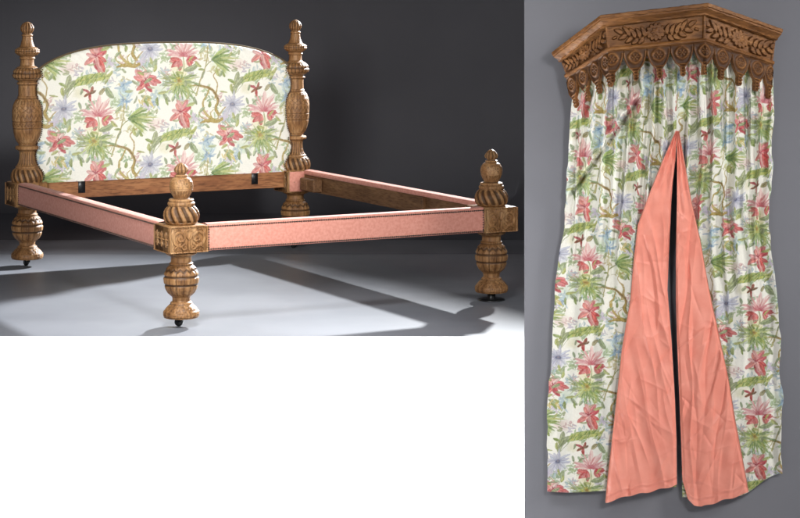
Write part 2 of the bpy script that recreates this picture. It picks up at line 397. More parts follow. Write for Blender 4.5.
        leaf(x, y, a, L_, L_*.19, jit(c, 10), u(-18, 18))
    for k in range(12):
        x, y = -140+u(-24, 24), 184+u(-8, 12)
        petal(x, y, u(0, 360), u(12, 22), 2.4, jit((206, 188, 112), 8), u(-20, 20), .8, .2, None, (150, 128, 66) if k % 2 else None)
    for k in range(30):
        x, y = u(0, 298), u(0, 430); leaf(x, y, u(0, 360), u(14, 28), u(2.6, 5), jit(R.choice([SAGE, GRN2, GRN, (170, 176, 130)]), 10), u(-18, 18), .8)
    return cv
PRINT = make_print()
def print_col(U, V, sat=1.0):
    a2 = fbm(U/9, V/9, 15, 3)-.45; b2 = fbm(U/9+9, V/9, 16, 3)-.45
    U = U+3.4*a2; V = V+3.4*b2
    c = PRINT.sample(U*PS, V*PS)
    n = fbm(U/5, V/5, 21, 3)[..., None]
    bg = np.array([245, 243, 232.])
    c = bg+(c-bg)*np.clip(.60+.6*n, 0, 1.15)*sat
    c = np.clip(c, 8, 250)/255
    return np.where(c <= .04045, c/12.92, ((c+.055)/1.055)**2.4)*.86

# ------------------------------------------------------------------ the bed
W, L, YAW = 1.763, 2.441, .4912
FL = np.array([-1.07, 9.866])
uu = np.array([math.cos(YAW), math.sin(YAW)]); vv = np.array([-math.sin(YAW), math.cos(YAW)])
ctr = FL+uu*W/2+vv*L/2
bed = empty('carved_bed', (ctr[0], ctr[1], 0), YAW)
tag(bed, 'carved oak bed frame with floral upholstered arched headboard and pink rails on grey floor', 'bed')

front_up = [(35, .003), (40, .012), (45, .019), (60, .031), (75, .037), (88, .034), (98, .024), (104, .022), (106, .031), (108, .033), (113, .033), (117, .030), (120, .036), (127, .045), (145, .055), (170, .059), (195, .057), (215, .050), (235, .040), (244, .038), (247, .056), (252, .061), (259, .061), (262, .058), (266, .064), (272, .067), (283, .067), (287, .062), (292, .067), (305, .078), (322, .086), (345, .090), (370, .087), (388, .078), (396, .07)]
front_up = [(.80-(c-35)*.00083, r) for c, r in front_up]
low = [(50, .07), (55, .072), (62, .077), (70, .076), (77, .066), (81, .055), (90, .050), (112, .050), (118, .052), (122, .058), (128, .058), (131, .054), (136, .060), (150, .072), (180, .084), (210, .088), (240, .085), (270, .077), (290, .067), (304, .053), (312, .045), (330, .043), (337, .045), (341, .051), (347, .055), (351, .053), (362, .064), (376, .076), (388, .083), (392, .087), (405, .089), (420, .088), (428, .084), (432, .07), (433, .03)]
low = [((480-c)*.000866, r) for c, r in low]
back_up = [(25, .004), (30, .018), (36, .027), (50, .037), (62, .041), (78, .038), (92, .028), (97, .026), (100, .033), (107, .034), (111, .029), (118, .030), (135, .032), (150, .036), (165, .042), (172, .046), (178, .060), (188, .072), (198, .075), (208, .072), (218, .060), (226, .045), (232, .043), (236, .047), (241, .047), (244, .040), (262, .040), (280, .042), (286, .050), (293, .064), (310, .081), (335, .089), (350, .085), (362, .070), (370, .054), (376, .052), (380, .061), (388, .063), (392, .056), (396, .052), (430, .052), (458, .053), (463, .058), (469, .058), (472, .056), (478, .066), (489, .074), (515, .084), (549, .089), (590, .089), (630, .087), (670, .082), (700, .074), (725, .062), (739, .050), (746, .050), (750, .066), (756, .071), (768, .070), (774, .058), (780, .048), (800, .046), (830, .048), (850, .054), (866, .064), (870, .070), (878, .069), (883, .076), (892, .086), (908, .094), (925, .098), (945, .096), (958, .09), (968, .082)]
back_up = [(1.455-(c-25)*.00102, r) for c, r in back_up]

def tri(x): return np.abs((x/PI) % 1*2-1)            # 0..1 triangular, period PI
def turned(mb, prof, carvers, rs=1.0, seg=120, dz=.0022):
    prof = np.array(prof); z0, z1 = prof[-1, 0], prof[0, 0]
    z = np.unique(np.concatenate([np.arange(z0, z1, dz), prof[:, 0]]))[::-1]
    r = np.interp(z, prof[::-1, 0], prof[::-1, 1])
    k = np.array([.25, .5, .25]); rp = np.pad(r, 1, 'edge'); r = np.convolve(rp, k, 'valid')
    th = np.arange(seg)*2*PI/seg; T, Z = np.meshgrid(th, z); Rr = np.repeat((r*rs)[:, None], seg, 1)
    D = np.zeros_like(Rr)
    for za, zb, fn, dep in carvers:
        m = sst(za, za+.003, Z)*(1-sst(zb-.003, zb, Z)) if True else 0
        t = np.clip((Z-za)/(zb-za), 0, 1)
        D = np.maximum(D, 0) + m*np.clip(fn(T, t, Z), 0, 1)*dep
    wob = (fbm(T*2, Z*30, 3, 3)-.5)*.0022*np.sin(T/2)
    dmg = np.clip(fbm(T*5, Z*60, 8, 3)-.66, 0, 1)*.012
    R2 = Rr-D+wob-dmg
    P = np.stack([R2*np.cos(T), R2*np.sin(T), Z], -1)
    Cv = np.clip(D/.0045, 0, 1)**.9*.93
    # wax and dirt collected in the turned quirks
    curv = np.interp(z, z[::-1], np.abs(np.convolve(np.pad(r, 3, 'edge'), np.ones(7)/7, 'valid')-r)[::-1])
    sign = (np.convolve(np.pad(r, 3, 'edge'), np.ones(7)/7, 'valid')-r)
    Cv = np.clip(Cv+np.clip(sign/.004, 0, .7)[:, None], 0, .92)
    mb.grid(P, np.repeat(Cv[..., None], 3, -1), wrap=True, flip=True)

flute = lambda n: (lambda T, t, Z: np.abs(np.sin(n*T/2))**.5*-1+1)
def spiral(n, k, w=.45): return lambda T, t, Z: np.clip((np.abs(np.cos((n*T+k*t)/2))-(1-w))/w, 0, 1)**1.0
def leafy(n): return lambda T, t, Z: np.clip(.9-np.abs(tri(n*T/2)-(1-t)*.9)*9, 0, 1)*.8+np.clip(.6-np.abs(np.sin(n*T)+.2)*4, 0, 1)*.6*(t < .6)
def zigzag(n): return lambda T, t, Z: np.clip(1-np.abs(t-.15-.7*tri(n*T/2))*5, 0, 1)
def lattice(n, k): return lambda T, t, Z: np.maximum(np.clip(1-np.abs(np.sin((n*T+k*t)/2))*4, 0, 1), np.clip(1-np.abs(np.sin((n*T-k*t)/2))*4, 0, 1))
def groove(c, w=.1): return lambda T, t, Z: np.clip(1-np.abs(t-c)/w, 0, 1)
def panels(n): return lambda T, t, Z: np.maximum(np.clip(1-np.abs(np.sin(n*T/2))*4.5, 0, 1), np.maximum(np.clip(1-np.abs(t-.36)*18, 0, 1), np.maximum(np.clip(1-np.abs(t-.64)*18, 0, 1), np.clip(1-np.abs(t-.9+.1*tri(n*T/2))*16, 0, 1))))
def beads(n, rows): return lambda T, t, Z: 1-np.clip(np.abs(np.sin(n*T/2))*np.abs(np.sin(rows*PI*t))*1.7, 0, 1)
def speck(s): return lambda T, t, Z: np.clip((fbm(T*7+s, Z*110, s, 3)-.47)*5, 0, 1)

zf = lambda c: .80-(c-35)*.00083
zl = lambda c: (480-c)*.000866
zb = lambda c: 1.455-(c-25)*.00102
carv_low = [(zl(302), zl(136), panels(14), .0062), (zl(425), zl(352), leafy(16), .0048), (zl(427), zl(418), groove(.5, .5), .002), (zl(391), zl(352), speck(4), .002)]
carv_front = [(zf(97), zf(40), flute(10), .0065), (zf(232), zf(196), flute(22), .0035), (zf(192), zf(186), groove(.5, .5), .003), (zf(184), zf(130), leafy(14), .0042), (zf(180), zf(126), speck(6), .002), (zf(386), zf(290), spiral(13, 5.5), .0085), (zf(284), zf(264), beads(30, 1), .0016)]
carv_back = [(zb(95), zb(30), flute(12), .0075), (zb(214), zb(180), beads(26, 2), .0042), (zb(172), zb(118), flute(16), .001), (zb(360), zb(292), beads(22, 2), .0048),
             (zb(282), zb(246), leafy(14), .002), (zb(455), zb(400), leafy(12), .0028), (zb(556), zb(512), lattice(14, 9), .0042), (zb(510), zb(480), flute(24), .003), (zb(600), zb(560), zigzag(20), .0042),
             (zb(612), zb(602), groove(.5, .5), .003), (zb(640), zb(612), zigzag(26), .0034), (zb(652), zb(643), groove(.5, .5), .003), (zb(735), zb(660), flute(26), .0016),
             (zb(866), zb(784), flute(20), .0052), (zb(960), zb(884), spiral(16, 4.5), .0085)]

def scroll_map():
    cv = Canvas(300, 200, (0.,), wrap=False)
    def sp(cx, cy, r0, turns, a0, d, w):
        n = 40; t = np.linspace(0, 1, n); a = a0+d*t*turns*2*PI; r = r0*(1-t)**.85+2
        cv.stroke(list(zip(cx+r*np.cos(a), cy+r*np.sin(a)))[::3], [w, w*.8, w*.6], (1.,), 1, 5)
    for s in (1, -1):
        X = lambda x: 150+s*x
        sp(X(70), 86, 60, 1.45, PI/2, -s, 13)
        sp(X(34), 158, 24, 1.1, -PI/2, s, 8)
        cv.stroke([(X(4), 24), (X(26), 34), (X(20), 70), (X(6), 100)], [6, 8, 5], (1.,), 1, 5)
        cv.stroke([(X(66), 128), (X(96), 148), (X(120), 170)], [7, 8, 3], (1.,), 1, 5)
        cv.stroke([(X(112), 28), (X(126), 60), (X(122), 110)], [6, 6, 3], (1.,), 1, 5)
        cv.stroke([(X(66), 26), (X(90), 18), (X(118), 18)], [4, 4], (1.,), 1, 5)
        for q in range(4): cv.stroke([(X(40+q*22), 184), (X(48+q*22), 178)], [5, 4], (.8,), 1, 4)
    cv.stroke([(150, 110), (150, 180)], [7, 10, 4], (1.,), 1, 5)
    for a, b in (((6, 6), (294, 6)), ((6, 194), (294, 194)), ((6, 6), (6, 194)), ((294, 6), (294, 194))):
        for t in np.linspace(0, .9, 6):
            p = np.array(a)+(np.array(b)-a)*t; q = np.array(a)+(np.array(b)-a)*(t+.12); cv.stroke([p, q], [5, 5], (.9,), 1, 4)
    return cv
SCROLL = scroll_map()
def leaf_map():
    cv = Canvas(300, 200, (0.,), wrap=False)
    for k in range(3):
        cx = 60+k*90
        for a in range(0, 360, 45):
            r = math.radians(a); cv.stroke([(cx, 100), (cx+38*math.cos(r), 100+60*math.sin(r))], [3, 8, 3], (1.,), 1, 5)
        cv.stroke([(cx-1, 100), (cx+1, 100)], [10, 10], (1.2,), 1, 5)
    return cv
LEAFM = leaf_map()

def carved_face(mb, o, ex, ey, nrm, wx, wy, cmap, dep=.011, n=110):
    """heightfield face; o = centre, ex/ey unit axes, ey points up"""
    m = int(n*wy/wx); a = np.linspace(0, 1, n); b = np.linspace(0, 1, m); A, B = np.meshgrid(a, b)
    h = cmap.sample(A*(cmap.W-1), B*(cmap.H-1))[..., 0]
    edge = np.minimum.reduce([A, 1-A, B, 1-B]); fade = sst(0, .03, edge)
    D = (h-1)*dep*fade
    P = o+(A-.5)[..., None]*wx*ex+(.5-B)[..., None]*wy*ey+D[..., None]*nrm
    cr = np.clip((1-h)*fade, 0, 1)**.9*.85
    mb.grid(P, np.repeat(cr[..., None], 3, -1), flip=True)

def make_caster(parent, cup=False):
    m = MB()
    if cup:
        m.lathe([(0.0, .001), (0.0, .07), (.004, .072), (.008, .066), (.007, .02)], 40)
        m.lathe([(.006, .022), (.05, .022), (.05, .001)], 20)
        return m.build('caster', M_black, parent)
    m.lathe([(.036, .001), (.036, .03), (.05, .03), (.05, .001)], 20)
    m.box((-.011, -.008, .02), (-.007, .022, .044)); m.box((.011, -.008, .02), (.015, .022, .044))
    o = m.build('caster', M_black, parent)
    w = MB(); th = np.linspace(0, 2*PI, 25)[:-1]; P = []
    for x, r in ((-.008, .001), (-.008, .018), (-.005, .021), (.007, .021), (.01, .018), (.01, .001)):
        P.append(np.stack([np.full(24, x), .012+r*np.cos(th), .021+r*np.sin(th)], -1))
    w.grid(np.stack(P), wrap=True); wh = w.build('wheel', M_black, o)
    return o

def make_post(x, y, back, sx, sy, cup=False, cast_rot=0):
    e = MB()
    if back: turned(e, back_up, carv_back)
    else: turned(e, front_up, carv_front)
    turned(e, low, carv_low, 1.07 if back else 1.0)
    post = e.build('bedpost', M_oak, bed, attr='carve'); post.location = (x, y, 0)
    b = MB(); h = .1; z0, z1 = .362, .5
    if not back: z0 = .368
    b.box((-h+.002, -h+.002, z0), (h-.002, h-.002, z1), b=.004)
    zc = (z0+z1)/2; wz = z1-z0-.006
    ux, uy, uz = np.eye(3)
    carved_face(b, np.array([0, -h-.006, zc]), ux, uz, -uy, .194, wz, SCROLL if not back else LEAFM, .015)
    for s in (-1, 1):
        carved_face(b, np.array([s*(h+.006), 0, zc]), uy*s, uz, ux*s, .194, wz, LEAFM, .008)
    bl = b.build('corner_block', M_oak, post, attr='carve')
    if cup or True:
        c = make_caster(post, cup); c.rotation_euler = (0, 0, cast_rot)
        if not cup: c.location = (0, 0, 0)
    return post
hw, hl = W/2, L/2
pf1 = make_post(-hw, -hl, False, -1, -1, cast_rot=.9)
pf2 = make_post(hw, -hl, False, 1, -1, cup=True)
pb1 = make_post(-hw, hl, True, -1, 1, cast_rot=.3)
pb2 = make_post(hw, hl, True, 1, 1, cast_rot=1.3)

# rails : padded upholstered face and top over a wooden core
def rail_section(sgn):
    """(outward, up) outline of the upholstery, outward = +"""
    t = .062; pts = []
    pts += [(.0, .374), (.004, .377)]
    pts += [(.006, .39), (.0075, .43), (.0065, .475), (.004, .492)]
    for a in np.linspace(0, 90, 6)[1:]: pts.append((-.008+.011*math.cos(math.radians(a)), .494+.010*math.sin(math.radians(a))))
    pts += [(-.03, .5065), (-.055, .504)]
    for a in np.linspace(0, 90, 4)[1:]: pts.append((-.058-.008*math.sin(math.radians(a)), .496+.008*math.cos(math.radians(a))))
    pts += [(-.066, .478), (-.062, .477)]
    return pts
def upholstered_rail(name, p0, p1, out, lab=None):
    p0, p1, out = map(lambda q: np.array(q, float), (p0, p1, out))
    m = MB(); sec = rail_section(1); n = 80
    t = np.linspace(0, 1, n); base = p0+(p1-p0)*t[:, None]
    P = np.zeros((n, len(sec), 3))
    for j, (o_, z) in enumerate(sec):
        w = (vnoise(t*50, np.full(n, j*.8), 3)-.5)*.0012
        P[:, j, :2] = base+out*(o_+w)[:, None]; P[:, j, 2] = z
    dirv = p1-p0; crossz = dirv[0]*out[1]-dirv[1]*out[0]
    m.grid(P, flip=crossz > 0)
    r = m.build(name, M_pink, bed)
    d = (p1-p0)/np.linalg.norm(p1-p0); Ln = np.linalg.norm(p1-p0)
    w = MB(); o3 = np.array([out[0], out[1], 0]); d3 = np.array([d[0], d[1], 0]); b3 = np.array([p0[0], p0[1], 0])
    Mx = np.eye(4); Mx[:3, 0] = d3; Mx[:3, 1] = -o3 if crossz < 0 else -o3; Mx[:3, 2] = (0, 0, 1); Mx[:3, 3] = b3
    w.box((0, .002, .376), (Ln, .060, .496), Mx)
    if crossz > 0: w.f = [f[:, ::-1] for f in w.f]
    wo = w.build('wooden_core', M_oakx if abs(d[0]) > .5 else M_core_y, r, smooth=False)
    nt = MB()
    for z, oo in ((.4905, .0055), (.3815, .0055)):
        nt.tube([b3+o3*oo+(0, 0, z)+d3*s for s in (0.002, Ln-.002)], .0022, 6)
        for s in np.arange(.006, Ln, .0125): nt.dome(b3+o3*(oo+.001)+(0, 0, z)+d3*s, o3, .0046, .8)
    for s0 in (.006, Ln-.006):
        for z in np.arange(.39, .486, .0125): nt.dome(b3+o3*.0075+(0, 0, z)+d3*s0, o3, .0044, .8)
    nt.build('nail_trim', M_trim, r)
    return r
M_core_y = wood('rail_wood', (.09, .045, .02), (.16, .08, .036), (.22, .12, .055), .5, 'Y', carve=False)
g = .1
upholstered_rail('foot_rail', (-hw+g, -hl-.088), (hw-g, -hl-.088), (0, -1))
upholstered_rail('side_rail', (-hw-.080, -hl+g), (-hw-.080, hl-g), (-1, 0))
rr = upholstered_rail('side_rail', (hw+.080, -hl+g), (hw+.080, hl-g), (1, 0))
# bolt block on the inner side of the right rail, near the head
m = MB()
m.box((hw-.045, hl-.36, .385), (hw+.018, hl-.16, .465), b=.006); m.box((hw-.05, hl-.27, .40), (hw-.044, hl-.23, .45))
m.build('bolt_block', M_core_y, rr, smooth=False)
m = MB(); m.box((hw-.005, -hl+.75, .38), (hw+.019, -hl+.82, .475), b=.003)
m.build('cleat', M_core_y, rr, smooth=False)
# head rail
m = MB(); m.box((-hw+.085, hl-.05, .395), (hw-.085, hl-.008, .502), b=.003)
hr = sharp(m.build('head_rail', M_oakx, bed))
for xx in (-.56, .575):
    m = MB(); m.box((xx-.022, hl-.056, .425), (xx+.022, hl-.051, .50), b=.002)
    m.dome((xx, hl-.056, .48), (0, -1, 0), .006); m.dome((xx, hl-.056, .445), (0, -1, 0), .006)
    m.build('bracket', M_black, hr)
# pink wrapped face of the back right corner block
m = MB(); m.box((hw-.09, hl-.109, .372), (hw+.012, hl-.1065, .497), b=.001)
m.build('upholstered_pad', M_pink, pb2)
bpy.data.objects[pb2.name].children[-1].location = (-hw, -hl, 0)

# headboard
zz = np.array([p[0] for p in back_up])[::-1]; rv = np.array([p[1] for p in back_up])[::-1]
def post_r(z):
    a = np.interp(z, zz, rv)
    return a
def arch(t): return 1.055+.262*(1-np.clip(np.abs(t), 0, 1)**2.8)**.5
ns, nr = 760, 360
zbot = .495
def hb_edge(z):
    k = np.linspace(-.02, .02, 9); return np.mean([np.interp(z+q, zz, rv) for q in k], axis=0)
Tt = np.linspace(0, 1, nr)[:, None]; Ss = np.linspace(-1, 1, ns)[None, :]
# build rows by absolute height under the arch
Xn = Ss*np.ones_like(Tt)
zt = arch(Xn*.955); Zz = zbot+(zt-zbot)*Tt
for it in range(3):
    ed = hb_edge(Zz)*.80+.006
    Xx = Xn*(hw-ed)
    zt = arch(Xx/hw); Zz = zbot+(zt-zbot)*Tt
e1 = np.minimum.reduce([(1-np.abs(Xn))*hw, (zt-Zz)]); bul = np.sqrt(np.clip(1-(1-np.clip(e1/.05, 0, 1))**2, 0, 1))
Yh = hl-.028-.026*bul-.012*np.clip(1-Xn**2, 0, 1)+(fbm(Xn*14, Zz*16, 31, 3)-.5)*.003
Yh += .002*np.exp(-((Zz-zbot)/.03)**2)
Yh -= .0035*np.exp(-e1/.035)*np.sin((Xx+Zz*.9)*2*PI/.052)*sst(0, .012, e1)
Uq = (Xx)*596/1.095; Vq = -(Zz)*430/.705
# lotus sits 0.47 m in from the left post, at photo row 118
lot = np.array([-.458, .914])
Uq = Uq-lot[0]*596/1.095; Vq = Vq+lot[1]*430/.705
m = MB(); P = np.stack([Xx, Yh, Zz], -1); m.grid(P, print_col(Uq, Vq, .95), flip=False)
hb = m.build('headboard', M_print, bed, attr='print')
m = MB(); nn = 60
xs = np.linspace(-1, 1, nn)*(hw-.03)
fr = np.stack([xs, np.full(nn, hl-.02), arch(xs/hw)-.004], -1); bk = fr+(0, .045, 0); bot = bk.copy(); bot[:, 2] = .43
m.grid(np.stack([fr, bk, bot], 0)); frb = fr.copy(); frb[:, 2] = .43; frb[:, 1] = hl-.004
m.build('back_panel', M_oakx, hb, smooth=False)
m = MB(); xs = np.sin(np.linspace(-1, 1, 160)*PI/2)*(hw-.035)
arc = np.stack([xs, np.full(160, hl-.030), arch(xs/hw)+.001], -1)
m.tube(arc, .0085, 8); m.build('piping', M_gimp, hb)
m = MB()
dl = np.concatenate([[0], np.cumsum(np.linalg.norm(np.diff(arc, axis=0), axis=1))])
for s in np.arange(.02, dl[-1]-.02, .0135):
    p = np.array([np.interp(s, dl, arc[:, k]) for k in range(3)]); m.dome(p+(0, -.012, -.012), (0, -1, .2), .0058, .7)
for sd in (-1, 1):
    zs = np.arange(.515, 1.17, .0115)
    for z in zs:
        m.dome((sd*(hw-post_r(z)+(.010 if sd < 0 else -.002)), hl-.054, z), (0, -1, 0), .0046, .7)
m.build('nail_trim', M_trim, hb)

# ------------------------------------------------------------------ added blank white front, floor, backdrop behind the bed
YF = F*CH/(336.3-HZ)                                    # front edge of the floor, above the blank white area
m = MB(); GZ = -1.25
m.box((-3.4, YF, GZ), (2.9, 16.6, -.0008)); tag(m.build('blank_white_front', M_white, smooth=False), 'blank white area below the bed, built as an added stage front', None, None, 'structure')  # stage face added to stand in for blank white space
m = MB(); xs = np.linspace(-3.4, 2.9, 30); ys = np.linspace(YF-.001, 16.6, 40); X, Y = np.meshgrid(xs, ys)
m.grid(np.stack([X, Y, np.zeros_like(X)], -1)); tag(m.build('floor', M_floor), None, None, None, 'structure')
# backdrop: straight behind; unseen wing added at right to shade the floor
YB, HB = 15.5, 2.475  # top height set to cut the rear lamp off the back floor
path = [(-3.35, YB), (.85, YB)]
for a in np.linspace(0, 1, 8): path.append((.85+.36*a+.12*a*(1-a), YB-.02-.26*a*a))
path += [(1.36, 15.02), (1.585, 14.6), (1.82, 14.15), (2.07, 13.66)]
path = np.array(path)
segs = np.concatenate([[0], np.cumsum(np.linalg.norm(np.diff(path, axis=0), axis=1))]); ss = np.linspace(0, segs[-1], 90)
px = np.interp(ss, segs, path[:, 0]); py = np.interp(ss, segs, path[:, 1])
tx, ty = np.gradient(px), np.gradient(py); ln = np.hypot(tx, ty); nx, ny = ty/ln, -tx/ln     # towards the camera
rows = []
for a in np.linspace(0, 90, 9): rows.append((.7*(1-math.sin(math.radians(a))), .7*(1-math.cos(math.radians(a)))+.003))
rows += [(0, 1.2), (0, 1.8), (0, HB)]
P = np.stack([np.stack([px+nx*o, py+ny*o, np.full(90, z)], -1) for o, z in rows]); P[..., 1] += (fbm(P[..., 0]*.9, P[..., 2]*.4, 2)-.5)*.03
m = MB(); m.grid(P, flip=True)
X, Y = np.meshgrid(np.linspace(-3.38, 2.88, 20), np.linspace(13.25, 16.55, 12)); m.grid(np.stack([X, Y, np.full_like(X, .0022)], -1))  # dark sheet over the rear floor: light falloff put into the colour
tag(m.build('backdrop', M_back), None, None, None, 'structure')  # also holds the added unseen wing and the dark falloff sheet
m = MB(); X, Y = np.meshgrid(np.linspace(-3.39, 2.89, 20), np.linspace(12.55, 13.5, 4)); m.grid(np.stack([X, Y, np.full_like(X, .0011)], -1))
tag(m.build('floor', plain('floor_falloff_tone', (.125, .128, .142), (.145, .148, .164), .6, 2.3, spec=.3)), None, None, None, 'structure')  # in-between tone painted on the floor to imitate fading light
m = MB(); m.box((-6, 2, GZ-.1), (6, 18, GZ-.002)); tag(m.build('ground', M_white, smooth=False), None, None, None, 'structure')

# ------------------------------------------------------------------ grey board that carries the canopy and curtains
O = np.array([0, 0, CH]); dirc = np.array([262/F, 1, -(259-HZ)/F]); Cb = O+dirc*9.15
nb = -dirc/np.linalg.norm(dirc)
def at(px, py, w=0.0):
    px, py, w = np.broadcast_arrays(np.asarray(px, float), np.asarray(py, float), np.asarray(w, float))
    d = np.stack([(px-400)/F, np.ones(px.shape), -(py-HZ)/F], -1)
    q = Cb-O
    t = (q@nb+w)/(d@nb)
    return O+d*t[..., None]
m = MB(); a = [at(524.3, -45, 0), at(850, -45, 0), at(850, 562, 0), at(524.3, 562, 0)]
bk = [p-nb*.03 for p in a]
m.add(np.array(a+bk), [[0, 3, 2, 1], [4, 5, 6, 7], [0, 1, 5, 4], [1, 2, 6, 5], [2, 3, 7, 6], [3, 0, 4, 7]])
tag(m.build('backdrop', M_board, smooth=False), None, None, None, 'structure')

# ------------------------------------------------------------------ canopy
base = at(668, 40, 0)
can = empty('bed_canopy', tuple(base))
tag(can, 'carved brown wooden bed canopy with pointed pendants, above the floral curtains on grey', 'canopy')
def loc(P): return np.asarray(P)-base
WB, WF = .085, .33
top = [at(559, 54, WB), at(604.5, 18.2, WF), at(705, 6.6, WF), at(776.5, 32, WB)]
led = [at(566.5, 76, WB), at(607.8, 49.7, WF), at(704.8, 40.2, WF), at(772.6, 63, WB)]
cen = (sum(top)+sum(led))/8-nb*-.0
inside = at(668, 45, .0)
def flower_map(Wd, Hd):
    cv = Canvas(Wd, Hd, (0.,), wrap=False); cx, cy = Wd/2, Hd/2-2
    S = Hd/120.
    def st(p, w, h=1.): cv.stroke([(cx+a*S, cy+b*S) for a, b in p], [q*S for q in w], (h,), 1, 4)
    for a in range(0, 360, 30):
        r = math.radians(a); st([(18*math.cos(r), 14*math.sin(r)), (42*math.cos(r), 36*math.sin(r))], [6, 12, 9], .75)
    for a in range(0, 360, 60):
        r = math.radians(a); st([(6*math.cos(r), 5*math.sin(r)), (22*math.cos(r), 19*math.sin(r))], [5, 8, 5], 1.)
    st([(-2, 0), (2, 0)], [9, 9], 1.1)
    for s in (1, -1):
        st([(s*46, 10), (s*90, 24), (s*140, 4), (s*186, -14)], [3.5, 3, 2.5], .7)
        for bx, by, ex, ey in ((60, 14, 72, -30), (84, 20, 100, -26), (108, 18, 134, -30), (136, 6, 166, -40), (70, 22, 92, 48), (98, 24, 126, 46), (128, 14, 158, 36), (156, 0, 192, 16), (176, -10, 210, -32)):
            st([(s*bx, by), (s*(bx+ex)/2-s*6, (by+ey)/2), (s*ex, ey)], [3.5, 12, 10.5, 3.5], .9)
        st([(s*210, 6), (s*222, 10)], [6, 5], .8)
    return cv
FM = flower_map(560, 130); FM2 = flower_map(430, 130)
def bilin(q, A, B):
    tl, tr, bl, br = q; A = A[..., None]; B = B[..., None]
    return (tl*(1-A)+tr*A)*(1-B)+(bl*(1-A)+br*A)*B
def strip(mb, pts_in, offs, nrm, dwn, n=2):
    """moulding run along the line pts_in[0]->pts_in[1]; offs (out, down)"""
sidesN = []
for k in range(3):
    ex = top[k+1]-top[k]; ex /= np.linalg.norm(ex); dn = (led[k]-top[k])+(led[k+1]-top[k+1]); dn /= np.linalg.norm(dn)
    nn_ = np.cross(ex, dn); nn_ /= np.linalg.norm(nn_)
    if nn_@nb < 0: nn_ = -nn_
    sidesN.append((ex, dn, nn_))
# corner mitre directions
def mitre(k):
    if k == 0: return sidesN[0][2]
    if k == 3: return sidesN[2][2]
    a = sidesN[k-1][2]+sidesN[k][2]; return a/np.linalg.norm(a)/math.sqrt((1+sidesN[k-1][2]@sidesN[k][2])/2)
MT = [mitre(k) for k in range(4)]
# cornice: one moulded run round the three sides
sec = [(.0, .040), (.012, .036), (.013, .030), (.020, .024), (.030, .016), (.036, .012), (.036, .006), (.043, .003), (.043, -.010), (.038, -.013), (-.02, -.013)]
P = np.zeros((len(sec), 4, 3))
for j, (o_, d_) in enumerate(sec):
    for k in range(4):
        P[j, k] = top[k]+MT[k]*o_+sidesN[min(k, 2)][1]*d_
m = MB()
for k in range(3):
    sub = P[:, k:k+2]; n = 40; A = np.linspace(0, 1, n)[None, :, None]
    G = sub[:, :1]*(1-A)+sub[:, 1:]*A; G = G + (vnoise(np.arange(n)[None, :]*.6, np.arange(len(sec))[:, None]*.9, 4+k)[..., None]-.5)*.003
    if k > 0: G[:, 0] = last
    last = G[:, -1].copy()
    m.grid(loc(G), flip=True)
corn = sharp(m.build('cornice', M_walnut, can, attr='carve'), 40)
# top boarding
m = MB(); inn = [t+MT[k]*(-.0)+sidesN[min(k, 2)][1]*-.012 for k, t in enumerate(top)]
wl, wr = at(559, 54, .002), at(776.5, 32, .002)
m.add(loc(np.array(inn+[wr, wl])), [[0, 1, 2, 3], [0, 3, 4, 5]]); m.build('top_board', M_walnut, can, smooth=False, attr='carve')
names = ['side_panel', 'front_panel', 'side_panel']
for k in range(3):
    ex, dn, nr_ = sidesN[k]; q = (top[k]+dn*.02, top[k+1]+dn*.02, led[k], led[k+1])
    Wd = np.linalg.norm(q[1]-q[0]); Hd = np.linalg.norm(q[2]-q[0])
    n = 330 if k == 1 else 230; mm = 74
    A, B = np.meshgrid(np.linspace(0, 1, n), np.linspace(0, 1, mm))
    mp = FM if k == 1 else FM2
    h = mp.sample(A*(mp.W-1), np.clip((B-.12)/.86, 0, 1)*(mp.H-1))[..., 0]
    e = np.minimum(np.minimum(A, 1-A)*Wd, np.minimum(B+.5, 1-B)*Hd)
    rec = sst(.006, .012, e)
    D = -.008*rec+.015*np.clip(h, 0, 1.1)**.8*rec
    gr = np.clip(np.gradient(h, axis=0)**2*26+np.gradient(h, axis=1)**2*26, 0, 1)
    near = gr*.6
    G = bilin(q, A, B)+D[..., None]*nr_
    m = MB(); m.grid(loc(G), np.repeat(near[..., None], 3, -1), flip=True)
    # back of the board
    m.grid(loc(bilin(q, A[::24, ::30], B[::24, ::30])-nr_*.022), flip=False)
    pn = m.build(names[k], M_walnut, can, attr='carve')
    # ledge moulding under the panel
    m = MB(); s2 = [(-.003, -.010), (.010, -.008), (.014, -.002), (.013, .005), (.004, .010), (-.004, .011)]
    G = np.array([[led[k]+MT[k]*o_+dn*d_, led[k+1]+MT[k+1]*o_+dn*d_] for o_, d_ in s2])
    m.grid(loc(G), flip=True); m.build('ledge_moulding', M_walnut, pn, smooth=False, attr='carve')
